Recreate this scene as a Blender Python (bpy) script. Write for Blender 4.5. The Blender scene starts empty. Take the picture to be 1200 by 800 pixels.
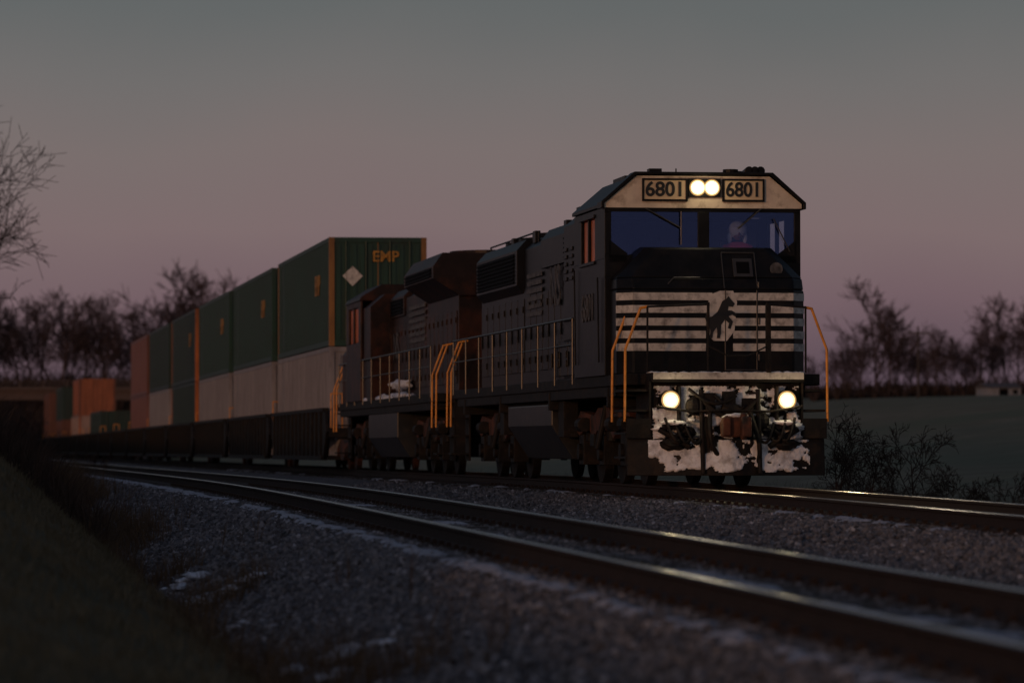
import bpy, math, random
import numpy as np
from mathutils import Vector, Matrix, Euler, noise
random.seed(7); np.random.seed(7)
S=bpy.context.scene
TH=math.atan(.142); CT,ST=math.cos(TH),math.sin(TH)
def F2W(u,w): return (u*CT-w*ST, u*ST+w*CT)
def sm(t): t=max(0,min(1,t)); return t*t*(3-2*t)
def g(w):
    w=min(w,600); d=w-60; k=8
    return -0.0082*(d if d>120 else k*math.log(1+math.exp(d/k)))
# ---------------------------------------------------------------- materials
def mat(name,col,rough=.6,metal=0,var=.25,scale=3,bump=0,bscale=30,col2=None,c2scale=2,c2lo=.5,c2hi=.65,spec=.5,coat=0,stretch=None):
    m=bpy.data.materials.new(name); m.use_nodes=True; nt=m.node_tree; N=nt.nodes; L=nt.links
    b=N['Principled BSDF']; b.inputs['Roughness'].default_value=rough; b.inputs['Metallic'].default_value=metal
    b.inputs['Specular IOR Level'].default_value=spec; b.inputs['Coat Weight'].default_value=coat
    tc=N.new('ShaderNodeTexCoord'); src=tc.outputs['Object']
    if stretch:
        mp=N.new('ShaderNodeMapping'); mp.inputs['Scale'].default_value=stretch; L.new(src,mp.inputs[0]); src=mp.outputs[0]
    n=N.new('ShaderNodeTexNoise'); n.inputs['Scale'].default_value=scale; n.inputs['Detail'].default_value=6; n.inputs['Roughness'].default_value=.65
    L.new(src,n.inputs['Vector'])
    mr=N.new('ShaderNodeMapRange'); mr.inputs[1].default_value=.3; mr.inputs[2].default_value=.7; mr.inputs[3].default_value=1-var; mr.inputs[4].default_value=1+var
    L.new(n.outputs['Fac'],mr.inputs[0])
    vm=N.new('ShaderNodeVectorMath'); vm.operation='SCALE'; vm.inputs[0].default_value=col[:3]; L.new(mr.outputs[0],vm.inputs['Scale'])
    out=vm.outputs[0]
    if col2:
        n2=N.new('ShaderNodeTexNoise'); n2.inputs['Scale'].default_value=c2scale; n2.inputs['Detail'].default_value=8; n2.inputs['Roughness'].default_value=.6
        L.new(src,n2.inputs['Vector'])
        m2=N.new('ShaderNodeMapRange'); m2.inputs[1].default_value=c2lo; m2.inputs[2].default_value=c2hi; L.new(n2.outputs['Fac'],m2.inputs[0])
        mx=N.new('ShaderNodeMix'); mx.data_type='RGBA'; L.new(m2.outputs[0],mx.inputs[0]); L.new(out,mx.inputs[6]); mx.inputs[7].default_value=(*col2[:3],1); out=mx.outputs[2]
    L.new(out,b.inputs['Base Color'])
    if bump:
        n3=N.new('ShaderNodeTexNoise'); n3.inputs['Scale'].default_value=bscale; n3.inputs['Detail'].default_value=5; L.new(src,n3.inputs['Vector'])
        bp=N.new('ShaderNodeBump'); bp.inputs['Strength'].default_value=bump; bp.inputs['Distance'].default_value=.03; L.new(n3.outputs['Fac'],bp.inputs['Height']); L.new(bp.outputs[0],b.inputs['Normal'])
    return m
def emis(name,col,s):
    m=bpy.data.materials.new(name); m.use_nodes=True; nt=m.node_tree; nt.nodes.clear()
    e=nt.nodes.new('ShaderNodeEmission'); e.inputs[0].default_value=(*col,1); e.inputs[1].default_value=s
    o=nt.nodes.new('ShaderNodeOutputMaterial'); nt.links.new(e.outputs[0],o.inputs[0]); return m
def glass(name,tint,gl,fac):
    m=bpy.data.materials.new(name); m.use_nodes=True; nt=m.node_tree; nt.nodes.clear(); N=nt.nodes
    t=N.new('ShaderNodeBsdfTransparent'); t.inputs[0].default_value=(*tint,1)
    q=N.new('ShaderNodeBsdfGlossy'); q.inputs[0].default_value=(*gl,1); q.inputs['Roughness'].default_value=.05
    x=N.new('ShaderNodeMixShader'); x.inputs[0].default_value=fac
    o=N.new('ShaderNodeOutputMaterial'); nt.links.new(t.outputs[0],x.inputs[1]); nt.links.new(q.outputs[0],x.inputs[2]); nt.links.new(x.outputs[0],o.inputs[0]); return m
BLK=mat('loco_black_paint',(.006,.006,.007),.4,var=.5,scale=4,col2=(.018,.015,.013),c2scale=2.2,c2lo=.5,c2hi=.78,bump=.1,bscale=5,spec=.17)
BLKR=mat('grimy_brown_black_paint',(.014,.008,.007),.45,var=.5,scale=3,col2=(.07,.024,.013),c2scale=1.6,c2lo=.46,c2hi=.72,bump=.12,bscale=6,spec=.2)
BLK2=mat('underframe_black',(.008,.007,.007),.65,var=.5,scale=6,col2=(.03,.019,.012),c2scale=5,c2lo=.5,c2hi=.72,bump=.3,spec=.25)
GRL=mat('grille_dark',(.003,.003,.004),.7,spec=.1)
TANK=mat('fuel_tank_paint',(.018,.02,.023),.38,var=.4,scale=3,col2=(.04,.036,.032),c2scale=4,c2lo=.45,c2hi=.7,spec=.35)
RUST=mat('rusty_steel',(.10,.032,.014),.75,var=.6,scale=5,bump=.4,col2=(.02,.014,.012),c2scale=3,c2lo=.45,c2hi=.6)
WHT=mat('dirty_white_paint',(.55,.53,.49),.55,var=.2,scale=5,col2=(.13,.12,.11),c2scale=7,c2lo=.48,c2hi=.72)
CREAM=mat('cream_paint',(.64,.56,.45),.55,var=.15,scale=4,col2=(.25,.2,.15),c2scale=6,c2lo=.52,c2hi=.75)
DWHT=mat('faded_white_lettering',(.10,.10,.105),.6,var=.5,scale=8,col2=(.02,.02,.02),c2scale=5,c2lo=.5,c2hi=.7,spec=.2)
YEL=mat('safety_yellow',(.72,.27,.025),.45,var=.25,scale=6,col2=(.15,.07,.03),c2scale=9,c2lo=.55,c2hi=.7)
SNOW=mat('snow',(.8,.82,.86),.75,var=.1,scale=12,col2=(.3,.29,.29),c2scale=5,c2lo=.5,c2hi=.72,bump=.6,bscale=25)
SNOWD=mat('dusted_snow',(.32,.35,.42),.8,var=.2,scale=14,bump=.5,bscale=40)
SNOWP=mat('old_snow',(.55,.6,.7),.8,var=.2,scale=14,bump=.5,bscale=40)
BOARD=mat('number_board_panel',(.55,.43,.28),.4,var=.08)
INK=mat('black_lettering',(.008,.008,.008),.5,var=.1)
WSG=glass('windshield_glass',(.85,.9,1),(.10,.15,.36),.26)
SDG=glass('side_glass',(.9,.9,.9),(.8,.8,.8),.1)
ORG=mat('sunset_reflection_orange',(.9,.24,.06),.7,var=.4,scale=2)  # sunset reflection of the cab side glass, put into a flat orange colour
LAMPM=emis('headlamp_lit',(1,.88,.6),60); DITCH=emis('ditch_lamp_lit',(1,.82,.42),50)
HALO=emis('lamp_reflector_lit',(1,.7,.3),2.6); HALO2=emis('lamp_rim_lit',(1,.55,.2),.55)
RAILS=mat('rail_side_rust',(.026,.016,.013),.7,var=.4,scale=10,bump=.3,spec=.3)
RAILT=mat('rail_head_steel',(.42,.37,.35),.27,metal=1,var=.2,scale=2)
TIE=mat('wood_tie',(.032,.029,.028),.85,var=.5,scale=7,bump=.6,col2=(.2,.22,.27),c2scale=4,c2lo=.54,c2hi=.64)
# ---------------------------------------------------------------- mesh builder
class MB:
    def __init__(s): s.v=[];s.f=[];s.m=[]
    def add(s,v,f,mi=0):
        o=len(s.v); s.v+= [tuple(p) for p in v]; s.f+=[tuple(i+o for i in q) for q in f]; s.m+=[mi]*len(f)
    def box(s,x0,x1,y0,y1,z0,z1,mi=0):
        s.add([(x0,y0,z0),(x1,y0,z0),(x1,y1,z0),(x0,y1,z0),(x0,y0,z1),(x1,y0,z1),(x1,y1,z1),(x0,y1,z1)],
              [(0,3,2,1),(4,5,6,7),(0,1,5,4),(1,2,6,5),(2,3,7,6),(3,0,4,7)],mi)
    def loft(s,A,B,mi=0):
        n=len(A); s.add(list(A)+list(B),[tuple(range(n))[::-1],tuple(range(n,2*n))]+[(i,(i+1)%n,n+(i+1)%n,n+i) for i in range(n)],mi)
    def pY(s,pr,y0,y1,mi=0): s.loft([(x,y0,z) for x,z in pr],[(x,y1,z) for x,z in pr],mi)
    def pX(s,pr,x0,x1,mi=0): s.loft([(x0,y,z) for y,z in pr],[(x1,y,z) for y,z in pr],mi)
    def cyl(s,a,b,r,r2=None,n=12,mi=0):
        a=Vector(a);b=Vector(b);d=(b-a).normalized(); r2=r if r2 is None else r2
        x=d.orthogonal().normalized(); y=d.cross(x)
        A=[a+(x*math.cos(t)+y*math.sin(t))*r for t in [2*math.pi*i/n for i in range(n)]]
        B=[b+(x*math.cos(t)+y*math.sin(t))*r2 for t in [2*math.pi*i/n for i in range(n)]]
        s.loft(A,B,mi)
    def tube(s,P,r,n=8,mi=0):
        for a,b in zip(P[:-1],P[1:]):
            a=Vector(a);b=Vector(b);d=(b-a).normalized()*r*.4; s.cyl(a-d,b+d,r,n=n,mi=mi)
    def ball(s,c,r,sx=1,sy=1,sz=1,n=10,k=7,mi=0,nz=0):
        V=[];F=[]
        for i in range(k+1):
            ph=math.pi*i/k
            for j in range(n):
                t=2*math.pi*j/n; p=Vector((math.sin(ph)*math.cos(t),math.sin(ph)*math.sin(t),math.cos(ph)))
                q=1+nz*noise.noise(p*1.7+Vector(c)*3)
                V.append((c[0]+p.x*r*sx*q,c[1]+p.y*r*sy*q,c[2]+p.z*r*sz*q))
        for i in range(k):
            for j in range(n): F.append((i*n+j,(i+1)*n+j,(i+1)*n+(j+1)%n,i*n+(j+1)%n))
        s.add(V,F,mi)
    def obj(s,name,mats,parent=None,bevel=0,smooth=False):
        me=bpy.data.meshes.new(name); me.from_pydata(s.v,[],s.f)
        for m in (mats if isinstance(mats,(list,tuple)) else [mats]): me.materials.append(m)
        me.polygons.foreach_set('material_index',s.m)
        if smooth: me.polygons.foreach_set('use_smooth',[True]*len(s.f))
        import bmesh
        bm=bmesh.new(); bm.from_mesh(me); bmesh.ops.recalc_face_normals(bm,faces=bm.faces[:]); bm.to_mesh(me); bm.free()
        o=bpy.data.objects.new(name,me); S.collection.objects.link(o)
        if parent: o.parent=parent
        if bevel:
            b=o.modifiers.new('b','BEVEL'); b.width=bevel; b.segments=2; b.limit_method='ANGLE'; b.angle_limit=math.radians(40)
        return o
def npmesh(name,V,Fq,mats,mi=None,n=4):
    me=bpy.data.meshes.new(name); V=np.asarray(V,dtype=np.float32); Fq=np.asarray(Fq,dtype=np.int32)
    me.vertices.add(len(V)); me.vertices.foreach_set('co',V.ravel()); me.loops.add(Fq.size); me.loops.foreach_set('vertex_index',Fq.ravel())
    me.polygons.add(len(Fq)); me.polygons.foreach_set('loop_start',np.arange(len(Fq),dtype=np.int32)*n)
    try: me.polygons.foreach_set('loop_total',np.full(len(Fq),n,dtype=np.int32))
    except Exception: pass
    for m in mats: me.materials.append(m)
    if mi is not None: me.polygons.foreach_set('material_index',np.asarray(mi,dtype=np.int32))
    me.update(calc_edges=True); me.validate()
    o=bpy.data.objects.new(name,me); S.collection.objects.link(o); return o
def empty(name):
    o=bpy.data.objects.new(name,None); S.collection.objects.link(o); o.empty_display_size=.2; return o
def place(o,u,w,L=0,z=0):
    x,y=F2W(u,w); pitch=math.atan((g(w+L)-g(w))/L) if L else 0
    o.location=(x,y,g(w)+z); o.rotation_euler=(pitch,0,TH)
def text(s,parent,loc,size,m,side=False,name='lettering',off=.0,sx=1):
    c=bpy.data.curves.new(name,'FONT'); c.body=s; c.size=size; c.extrude=.006; c.offset=off; c.align_x='CENTER'; c.align_y='CENTER'
    c.materials.append(m); o=bpy.data.objects.new(name,c); S.collection.objects.link(o); o.parent=parent; o.location=loc
    o.rotation_euler=(math.pi/2,0,-math.pi/2 if side else 0); o.scale=(sx,1,1); return o
# ---------------------------------------------------------------- ground
def bank(u,w):
    k=.35+.6*sm((w-18)/45)
    t=g(w); toe=2.5+.6*sm((w-70)/50)
    z=t-.98+(toe-u)*k
    z2=1.1+.3*noise.noise((u*.05,w*.02,1))
    return min(z,z2) if w>25 else min(z,.4)
def gz(u,w):
    t=g(w); toe=2.5+.6*sm((w-70)/50)
    if u<toe: z=bank(u,w)
    elif u<15: z=t-.98-.25*sm((u-toe)/.5)
    else:
        z0=t-1.15; z=z0+(3.0-z0)*sm((u-16)/85)
    z+=.06*noise.noise((u*.6,w*.35,0))*(1 if u<toe or u>14 else 0)+(.12*noise.noise((u*.06,w*.05,5)) if u>18 else 0)
    if w>445: z=z+(3.4-z)*sm((w-445)/100)+1.2*sm((w-445)/60)*noise.noise((u*.07,w*.05,2))
    return z
def axis(segs):
    r=[]
    for a,b,st in segs:
        n=max(1,int((b-a)/st)); r+= [a+(b-a)*i/n for i in range(n)]
    r.append(segs[-1][1]); return r
US=axis([(-2500,-300,300),(-300,-30,20),(-30,-4,2),(-4,4,.25),(4,14,1),(14,24,.6),(24,120,6),(120,500,40),(500,3000,300)])
WS=axis([(-400,-20,40),(-20,10,3),(10,60,.7),(60,140,2),(140,700,10),(700,6000,400)])
V=[(u,w,gz(u,w)) for w in WS for u in US]; nu=len(US)
Fq=[(j*nu+i,j*nu+i+1,(j+1)*nu+i+1,(j+1)*nu+i) for j in range(len(WS)-1) for i in range(nu-1)]
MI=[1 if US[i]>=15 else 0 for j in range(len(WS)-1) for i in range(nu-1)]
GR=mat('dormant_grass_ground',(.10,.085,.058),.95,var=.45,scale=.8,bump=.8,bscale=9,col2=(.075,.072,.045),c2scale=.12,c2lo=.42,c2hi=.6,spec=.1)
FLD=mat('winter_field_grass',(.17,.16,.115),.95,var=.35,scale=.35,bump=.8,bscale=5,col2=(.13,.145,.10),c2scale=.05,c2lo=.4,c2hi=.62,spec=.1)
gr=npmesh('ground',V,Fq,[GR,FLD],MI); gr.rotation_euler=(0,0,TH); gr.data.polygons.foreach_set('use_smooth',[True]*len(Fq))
# ballast
KN=[(2.1,-1.15),(2.55,-.93),(4.0,-.27),(4.2,-.215),(6.9,-.215),(7.3,-.27),(8.6,-.5),(10.0,-.27),(10.4,-.215),(13.1,-.215),(13.4,-.27),(14.9,-.95),(15.4,-1.25)]
KU=[k[0] for k in KN]; KZ=[k[1] for k in KN]
def bz(u,w):
    z=float(np.interp(u,KU,KZ))+g(w)
    a=.05 if (u<4 or 7.2<u<10.1 or u>13.4) else .012
    return z+a*noise.noise((u*1.3,w*.9,3))+.5*a*noise.noise((u*5,w*4,9))
US2=axis([(2.1,4.2,.15),(4.2,6.9,.3),(6.9,10.4,.25),(10.4,13.1,.45),(13.1,15.4,.2)])
WS2=axis([(-30,10,2),(10,60,.25),(60,140,1),(140,470,8)])
V=[(u,w,bz(u,w)) for w in WS2 for u in US2]; nu=len(US2)
Fq=[(j*nu+i,j*nu+i+1,(j+1)*nu+i+1,(j+1)*nu+i) for j in range(len(WS2)-1) for i in range(nu-1)]
def ballastmat():
    m=bpy.data.materials.new('crushed_stone'); m.use_nodes=True; N=m.node_tree.nodes; L=m.node_tree.links; b=N['Principled BSDF']; b.inputs['Roughness'].default_value=.85
    tc=N.new('ShaderNodeTexCoord'); v=N.new('ShaderNodeTexVoronoi'); v.inputs['Scale'].default_value=16; L.new(tc.outputs['Object'],v.inputs['Vector'])
    sp=N.new('ShaderNodeSeparateColor'); L.new(v.outputs['Color'],sp.inputs[0])
    r=N.new('ShaderNodeValToRGB'); r.color_ramp.elements[0].color=(.045,.046,.052,1); r.color_ramp.elements[1].color=(.17,.175,.205,1); L.new(sp.outputs[0],r.inputs[0]); L.new(r.outputs[0],b.inputs['Base Color'])
    bp=N.new('ShaderNodeBump'); bp.inputs['Distance'].default_value=.06; bp.invert=True; L.new(v.outputs['Distance'],bp.inputs['Height']); L.new(bp.outputs[0],b.inputs['Normal'])
    return m
bl=npmesh('ballast_bed',V,Fq,[ballastmat()]); bl.rotation_euler=(0,0,TH)
def stonemat():
    m=bpy.data.materials.new('gravel_stone'); m.use_nodes=True; N=m.node_tree.nodes; L=m.node_tree.links; b=N['Principled BSDF']; b.inputs['Roughness'].default_value=.8; b.inputs['Specular IOR Level'].default_value=.3
    oi=N.new('ShaderNodeObjectInfo'); r=N.new('ShaderNodeValToRGB'); e=r.color_ramp.elements
    e[0].color=(.05,.052,.06,1); e[1].color=(.34,.36,.42,1); x=e.new(.5); x.color=(.11,.117,.14,1); x=e.new(.8); x.color=(.155,.157,.175,1); x=e.new(.95); x.color=(.21,.22,.25,1)
    L.new(oi.outputs['Random'],r.inputs[0]); L.new(r.outputs[0],b.inputs['Base Color']); return m
pts=[]
def scatter(u0,u1,w0,w1,d,lim=.17):
    n=int((u1-u0)*(w1-w0)*d); U=np.random.uniform(u0,u1,n); W=np.random.uniform(w0,w1,n)
    X=U*CT-W*ST; Y=U*ST+W*CT; k=(np.abs(X/np.maximum(Y,.1))<lim)
    for u,w in zip(U[k],W[k]): pts.append((u,w,bz(u,w)+random.uniform(-.012,.012)))
scatter(2.35,10.4,13,42,340); scatter(2.35,10.4,42,70,180); scatter(2.6,10.4,70,95,60,.15); scatter(10.4,15.2,28,62,180)
me=bpy.data.meshes.new('gravel'); me.from_pydata(pts,[],[]); gv=bpy.data.objects.new('gravel',me); S.collection.objects.link(gv); gv.rotation_euler=(0,0,TH)
ng=bpy.data.node_groups.new('gravel_scatter','GeometryNodeTree'); ng.interface.new_socket('Geometry',in_out='INPUT',socket_type='NodeSocketGeometry'); ng.interface.new_socket('Geometry',in_out='OUTPUT',socket_type='NodeSocketGeometry')
N=ng.nodes; L=ng.links; gi=N.new('NodeGroupInput'); go=N.new('NodeGroupOutput')
ico=N.new('GeometryNodeMeshIcoSphere'); ico.inputs['Radius'].default_value=.034; ico.inputs['Subdivisions'].default_value=2
spn=N.new('GeometryNodeSetPosition'); nz=N.new('ShaderNodeTexNoise'); nz.inputs['Scale'].default_value=22; nz.inputs['Detail'].default_value=1
sub=N.new('ShaderNodeVectorMath'); sub.operation='SUBTRACT'; sub.inputs[1].default_value=(.5,.5,.5); L.new(nz.outputs['Color'],sub.inputs[0])
sc=N.new('ShaderNodeVectorMath'); sc.operation='SCALE'; sc.inputs['Scale'].default_value=.07; L.new(sub.outputs[0],sc.inputs[0])
L.new(ico.outputs[0],spn.inputs['Geometry']); L.new(sc.outputs[0],spn.inputs['Offset'])
smn=N.new('GeometryNodeSetMaterial'); smn.inputs['Material'].default_value=stonemat(); L.new(spn.outputs[0],smn.inputs[0])
ip=N.new('GeometryNodeInstanceOnPoints'); L.new(gi.outputs[0],ip.inputs['Points']); L.new(smn.outputs[0],ip.inputs['Instance'])
rv=N.new('FunctionNodeRandomValue'); rv.data_type='FLOAT_VECTOR'; rv.inputs[1].default_value=(6.28,6.28,6.28); L.new(rv.outputs[0],ip.inputs['Rotation'])
rs=N.new('FunctionNodeRandomValue'); rs.data_type='FLOAT_VECTOR'; rs.inputs[0].default_value=(.5,.5,.45); rs.inputs[1].default_value=(1.3,1.2,1.0); rs.inputs['Seed'].default_value=5; L.new(rs.outputs[0],ip.inputs['Scale'])
L.new(ip.outputs[0],go.inputs[0]); md=gv.modifiers.new('gn','NODES'); md.node_group=ng
# ---------------------------------------------------------------- tracks
def track(uc,snowy):
    root=empty('railway_track'); root.rotation_euler=(0,0,TH)
    ws=axis([(-25,150,5),(150,455,10)])
    prof=[(-.075,-.18),(.075,-.18),(.075,-.165),(.012,-.14),(.012,-.05),(.036,-.035),(.036,-.006),(.028,0),(-.028,0),(-.036,-.006),(-.036,-.035),(-.012,-.05),(-.012,-.14),(-.075,-.165)]
    b=MB()
    for s in (-1,1):
        c=uc+s*.753; n=len(prof)
        V=[(c+p[0],w,g(w)+p[1]) for w in ws for p in prof]; F=[];M=[]
        for j in range(len(ws)-1):
            for k in range(n): F.append((j*n+k,j*n+(k+1)%n,(j+1)*n+(k+1)%n,(j+1)*n+k)); M.append(1 if k in (6,7,8) else 0)
        o=len(b.v); b.v+=V; b.f+=[tuple(i+o for i in q) for q in F]; b.m+=M
    b.obj('rails',[RAILS,RAILT],root)
    t=MB(); sn=MB(); w=-20
    while w<260:
        dx=random.uniform(-.05,.05); t.box(uc-1.3+dx,uc+1.3+dx,w,w+.23,g(w)-.36,g(w)-.182+random.uniform(-.006,.006),0)
        for s in (-1,1):
            t.box(uc+s*.753-.17,uc+s*.753+.17,w+.03,w+.2,g(w)-.2,g(w)-.168,1)
            if 10<w<80:
                for e in (-.1,.1): t.box(uc+s*.753+e-.025,uc+s*.753+e+.025,w+.07,w+.16,g(w)-.168,g(w)-.13,1)
        if w<150:
            def slab(a0,a1,b0,b1,h):
                n1,n2=6,4; V=[]
                for j in range(n2+1):
                    for i in range(n1+1):
                        e=math.sin(math.pi*i/n1)*math.sin(math.pi*j/n2)
                        V.append((a0+(a1-a0)*i/n1+random.uniform(-.03,.03),b0+(b1-b0)*j/n2+random.uniform(-.03,.03),g(w)-.2+h*(e**.5)*random.uniform(.7,1.25)))
                sn.add(V,[(j*(n1+1)+i,j*(n1+1)+i+1,(j+1)*(n1+1)+i+1,(j+1)*(n1+1)+i) for j in range(n2) for i in range(n1)])
            q=noise.noise((w*.15,uc,0))
            if random.random()<snowy*(.95+.5*q): slab(uc-1.34,uc-1.32+random.uniform(.15,.3),w-.01,w+.21,.045)
            if random.random()<snowy*(.5+.5*q): slab(uc-.62,uc+random.uniform(-.3,.6),w+.24,w+.24+random.uniform(.12,.3),.06)
            if random.random()<snowy*.35: slab(uc+.9,uc+1.3,w-.02,w+.25,.05)
        w+=.535
    t.obj('wood_ties',[TIE,RAILS],root); sn.obj('snow_on_ties',SNOWD,root,smooth=True)
track(5.5,.85); track(11.76,.2)
# ---------------------------------------------------------------- loco parts
def truck(root,yc,side=RUST):
    b=MB(); sp=2.05
    for a in (-1,0,1):
        y=yc+a*sp
        b.cyl((-.8,y,.51),(.8,y,.51),.09)
        for s in (-1,1):
            b.cyl((s*.68,y,.51),(s*.81,y,.51),.51,n=28); b.cyl((s*.665,y,.51),(s*.685,y,.51),.54,n=28)
            b.box(s*1.0-.14,s*1.0+.14,y-.24,y+.24,.3,.78); b.cyl((s*1.1,y,.51),(s*1.2,y,.51),.14)
            b.cyl((s*1.02,y-.33,.68),(s*1.02,y-.33,.98),.09); b.cyl((s*1.02,y+.33,.68),(s*1.02,y+.33,.98),.09)
    for s in (-1,1):
        pr=[(yc-2.75,.85),(yc-2.6,1.05),(yc-2.3,1.18),(yc-.9,1.1),(yc-.5,1.22),(yc+.5,1.22),(yc+.9,1.1),(yc+2.3,1.18),(yc+2.6,1.05),(yc+2.75,.85),(yc+2.4,.78),(yc+1.5,.92),(yc+1.0,.72),(yc+.6,.85),(yc-.6,.85),(yc-1.0,.72),(yc-1.5,.92),(yc-2.4,.78)]
        x0,x1=sorted((s*.93,s*1.12)); b.pX(pr,x0,x1,1)
        for yy in (-1.5,1.5,-2.7): b.cyl((s*1.2,yc+yy-.2,.95),(s*1.2,yc+yy+.22,.95),.12,mi=0)
        b.cyl((s*1.25,yc-.25,.55),(s*1.1,yc-.25,1.25),.05); b.box(min(s*1.1,s*1.25),max(s*1.1,s*1.25),yc+.1,yc+.5,.6,.8)
    b.box(-.9,.9,yc-2.2,yc+2.2,.7,.95)
    b.obj('truck_and_wheels',[BLK2,side],root,bevel=.012)
def steps_and_rails(root,y0,y1,both=True):
    b=MB()
    for s in (-1,1):
        for y in (y0,y1):
            if not both and s==1 and y==y1: continue
            b.tube([(s*1.2,y,2.68),(s*1.3,y,2.66),(s*1.53,y,2.05),(s*1.54,y,.98)],.02)
    b.obj('end_handrails',YEL,root)
    c=MB()
    for s in (-1,1):
        a,bb=sorted((s*1.14,s*1.52))
        for z in (.42,.78,1.12,1.42): c.box(a,bb,min(y0,y1)+.05,max(y0,y1)-.05,z,z+.035)
        a2,b2=sorted((s*1.14,s*1.17)); c.box(a2,b2,min(y0,y1),max(y0,y1),.3,1.6)
    c.obj('steps',BLK2,root)
def side_rail(root,ya,yb,zt,s):
    b=MB(); n=int((yb-ya)/1.75); 
    b.tube([(s*1.5,ya,zt),(s*1.5,yb,zt)],.02); b.tube([(s*1.5,ya,zt-.42),(s*1.5,yb,zt-.42)],.012)
    for i in range(n+1):
        y=ya+(yb-ya)*i/n; b.cyl((s*1.5,y,1.6),(s*1.5,y,zt),.018,n=8)
    b.obj('side_handrail',HR,root)
HR=mat('handrail_dark',(.035,.033,.032),.35)
def hood_doors(b,xs,y0,y1,z0,z1,n,mi=0):
    for s in (-1,1):
        for i in range(n):
            a=y0+(y1-y0)*i/n+.03; c=y0+(y1-y0)*(i+1)/n-.03
            x0,x1=sorted((s*xs,s*(xs+.022))); b.box(x0,x1,a,c,z0,z1,mi)
            x0,x1=sorted((s*(xs+.022),s*(xs+.05))); b.box(x0,x1,c-.09,c-.06,(z0+z1)/2-.12,(z0+z1)/2+.12,mi)
            for zz in (z0+.2,z1-.2): b.box(x0,x1,a+.02,a+.06,zz-.06,zz+.06,mi)
def louvers(b,xs,y0,y1,z0,z1,st,mi):
    z=z0
    for s in (-1,1):
        x0,x1=sorted((s*xs,s*(xs+.012))); b.box(x0,x1,y0,y1,z0,z1,mi)
    while z<z1-.02:
        for s in (-1,1):
            x0,x1=sorted((s*(xs+.012),s*(xs+.035))); b.box(x0,x1,y0,y1,z,z+st*.35,mi)
        z+=st
def pilot(root):
    b=MB()
    b.box(-1.13,1.13,.22,.34,.55,1.56); b.box(-1.16,1.16,.0,.5,1.56,1.70)
    for s in (-1,1):
        A=[(0,-.28,.17),(0,-.12,.72),(0,-.05,.72),(0,-.2,.17)]
        B=[(s*1.5,.14,.17),(s*1.5,.2,.72),(s*1.5,.27,.72),(s*1.5,.22,.17)]
        b.loft(A,B)
        a,c=sorted((s*1.14,s*1.52)); b.box(a,c,.1,.14,.72,1.02)
        b.box(min(s*.3,s*.36),max(s*.3,s*.36),-.1,.24,.5,1.2); b.box(min(s*.72,s*.76),max(s*.72,s*.76),-.03,.24,.6,1.5)
    b.box(-.34,.34,-.02,.24,.72,1.06)
    b.obj('pilot_and_plow',BLK2,root,bevel=.01)
    c=MB()
    c.box(-.11,.11,-.42,.1,.80,.98); c.pY([(-.2,.74),(.17,.74),(.22,.86),(.2,1.04),(-.16,1.06),(-.22,.95)],-.62,-.42)
    c.box(.05,.2,-.78,-.6,.74,1.04); c.box(-.22,-.1,-.72,-.6,.76,1.03); c.cyl((.1,-.66,.7),(.1,-.66,1.1),.05)
    c.obj('coupler',RUST,root,bevel=.025)
    h=MB()
    def hose(x0,z0,x1,z1,sag,r=.025,y=-.12,dx=0):
        P=[]
        for i in range(11):
            t=i/10; P.append((x0+(x1-x0)*t+dx*math.sin(math.pi*t),y-.1*math.sin(math.pi*t),z0+(z1-z0)*t-sag*math.sin(math.pi*t)))
        h.tube(P,r)
    hose(-.3,1.1,-.14,.42,.08,.035,dx=-.08); hose(.3,1.12,.42,.36,.1,.036,dx=.06)
    for i,x in enumerate((-.98,-.84,-.68)): hose(x,1.02-.05*i,x+.26,.74,.18,.022)
    for i,x in enumerate((.98,.84,.66)): hose(x,1.02-.04*i,x-.24,.74,.17,.022)
    for sx in (-1,1):
        h.cyl((sx*1.05,-.0,.86),(sx*.6,-.1,.6),.045); h.cyl((sx*1.02,-.0,.6),(sx*.66,-.1,.84),.035)
        h.ball((sx*.84,-.04,.64),.15,1.3,.6,.65,nz=.5); h.ball((sx*.62,-.05,.82),.1,1.2,.6,.8,nz=.4)
        h.box(min(sx*.7,sx*1.0),max(sx*.7,sx*1.0),-.1,.1,.86,.93)
    hose(-.42,1.3,.4,1.28,.26,.034,-.05); hose(-.2,1.35,.25,1.2,.12,.028,-.03); hose(-.6,1.45,.1,1.35,.16,.026,-.03)
    h.tube([(-1.1,-.08,1.2),(-.6,-.1,1.12),(-.1,-.2,1.14),(.6,-.1,1.12),(1.1,-.08,1.2)],.018)
    for x in (-.42,.44): h.cyl((x,-.03,1.45),(x,-.2,.2),.035)
    h.box(-.38,-.2,-.03,.1,1.1,1.4); h.box(.22,.42,-.03,.1,1.08,1.32); h.box(-.08,.1,-.06,.1,1.2,1.42)
    h.ball((-.52,-.02,1.2),.14,1,.6,1.0); h.ball((.02,-.08,1.15),.12,1.2,.6,.9); h.ball((.5,-.02,.98),.12,1,.6,1.2)
    h.obj('hoses_and_fittings',[BLK2],root)
    for s in (-1,1):
        d=MB(); d.cyl((s*.88,-.04,1.29),(s*.88,.22,1.29),.15,n=24); d.obj('ditch_light_housing',BLK,root,bevel=.01)
        d=MB(); d.cyl((s*.88,-.046,1.29),(s*.88,-.041,1.29),.14,n=24,mi=2); d.cyl((s*.88,-.052,1.29),(s*.88,-.047,1.29),.116,n=24,mi=1); d.ball((s*.88,-.05,1.29),.076,1,.35,1,n=18,k=10); d.obj('ditch_light',[DITCH,HALO,HALO2],root)
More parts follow.
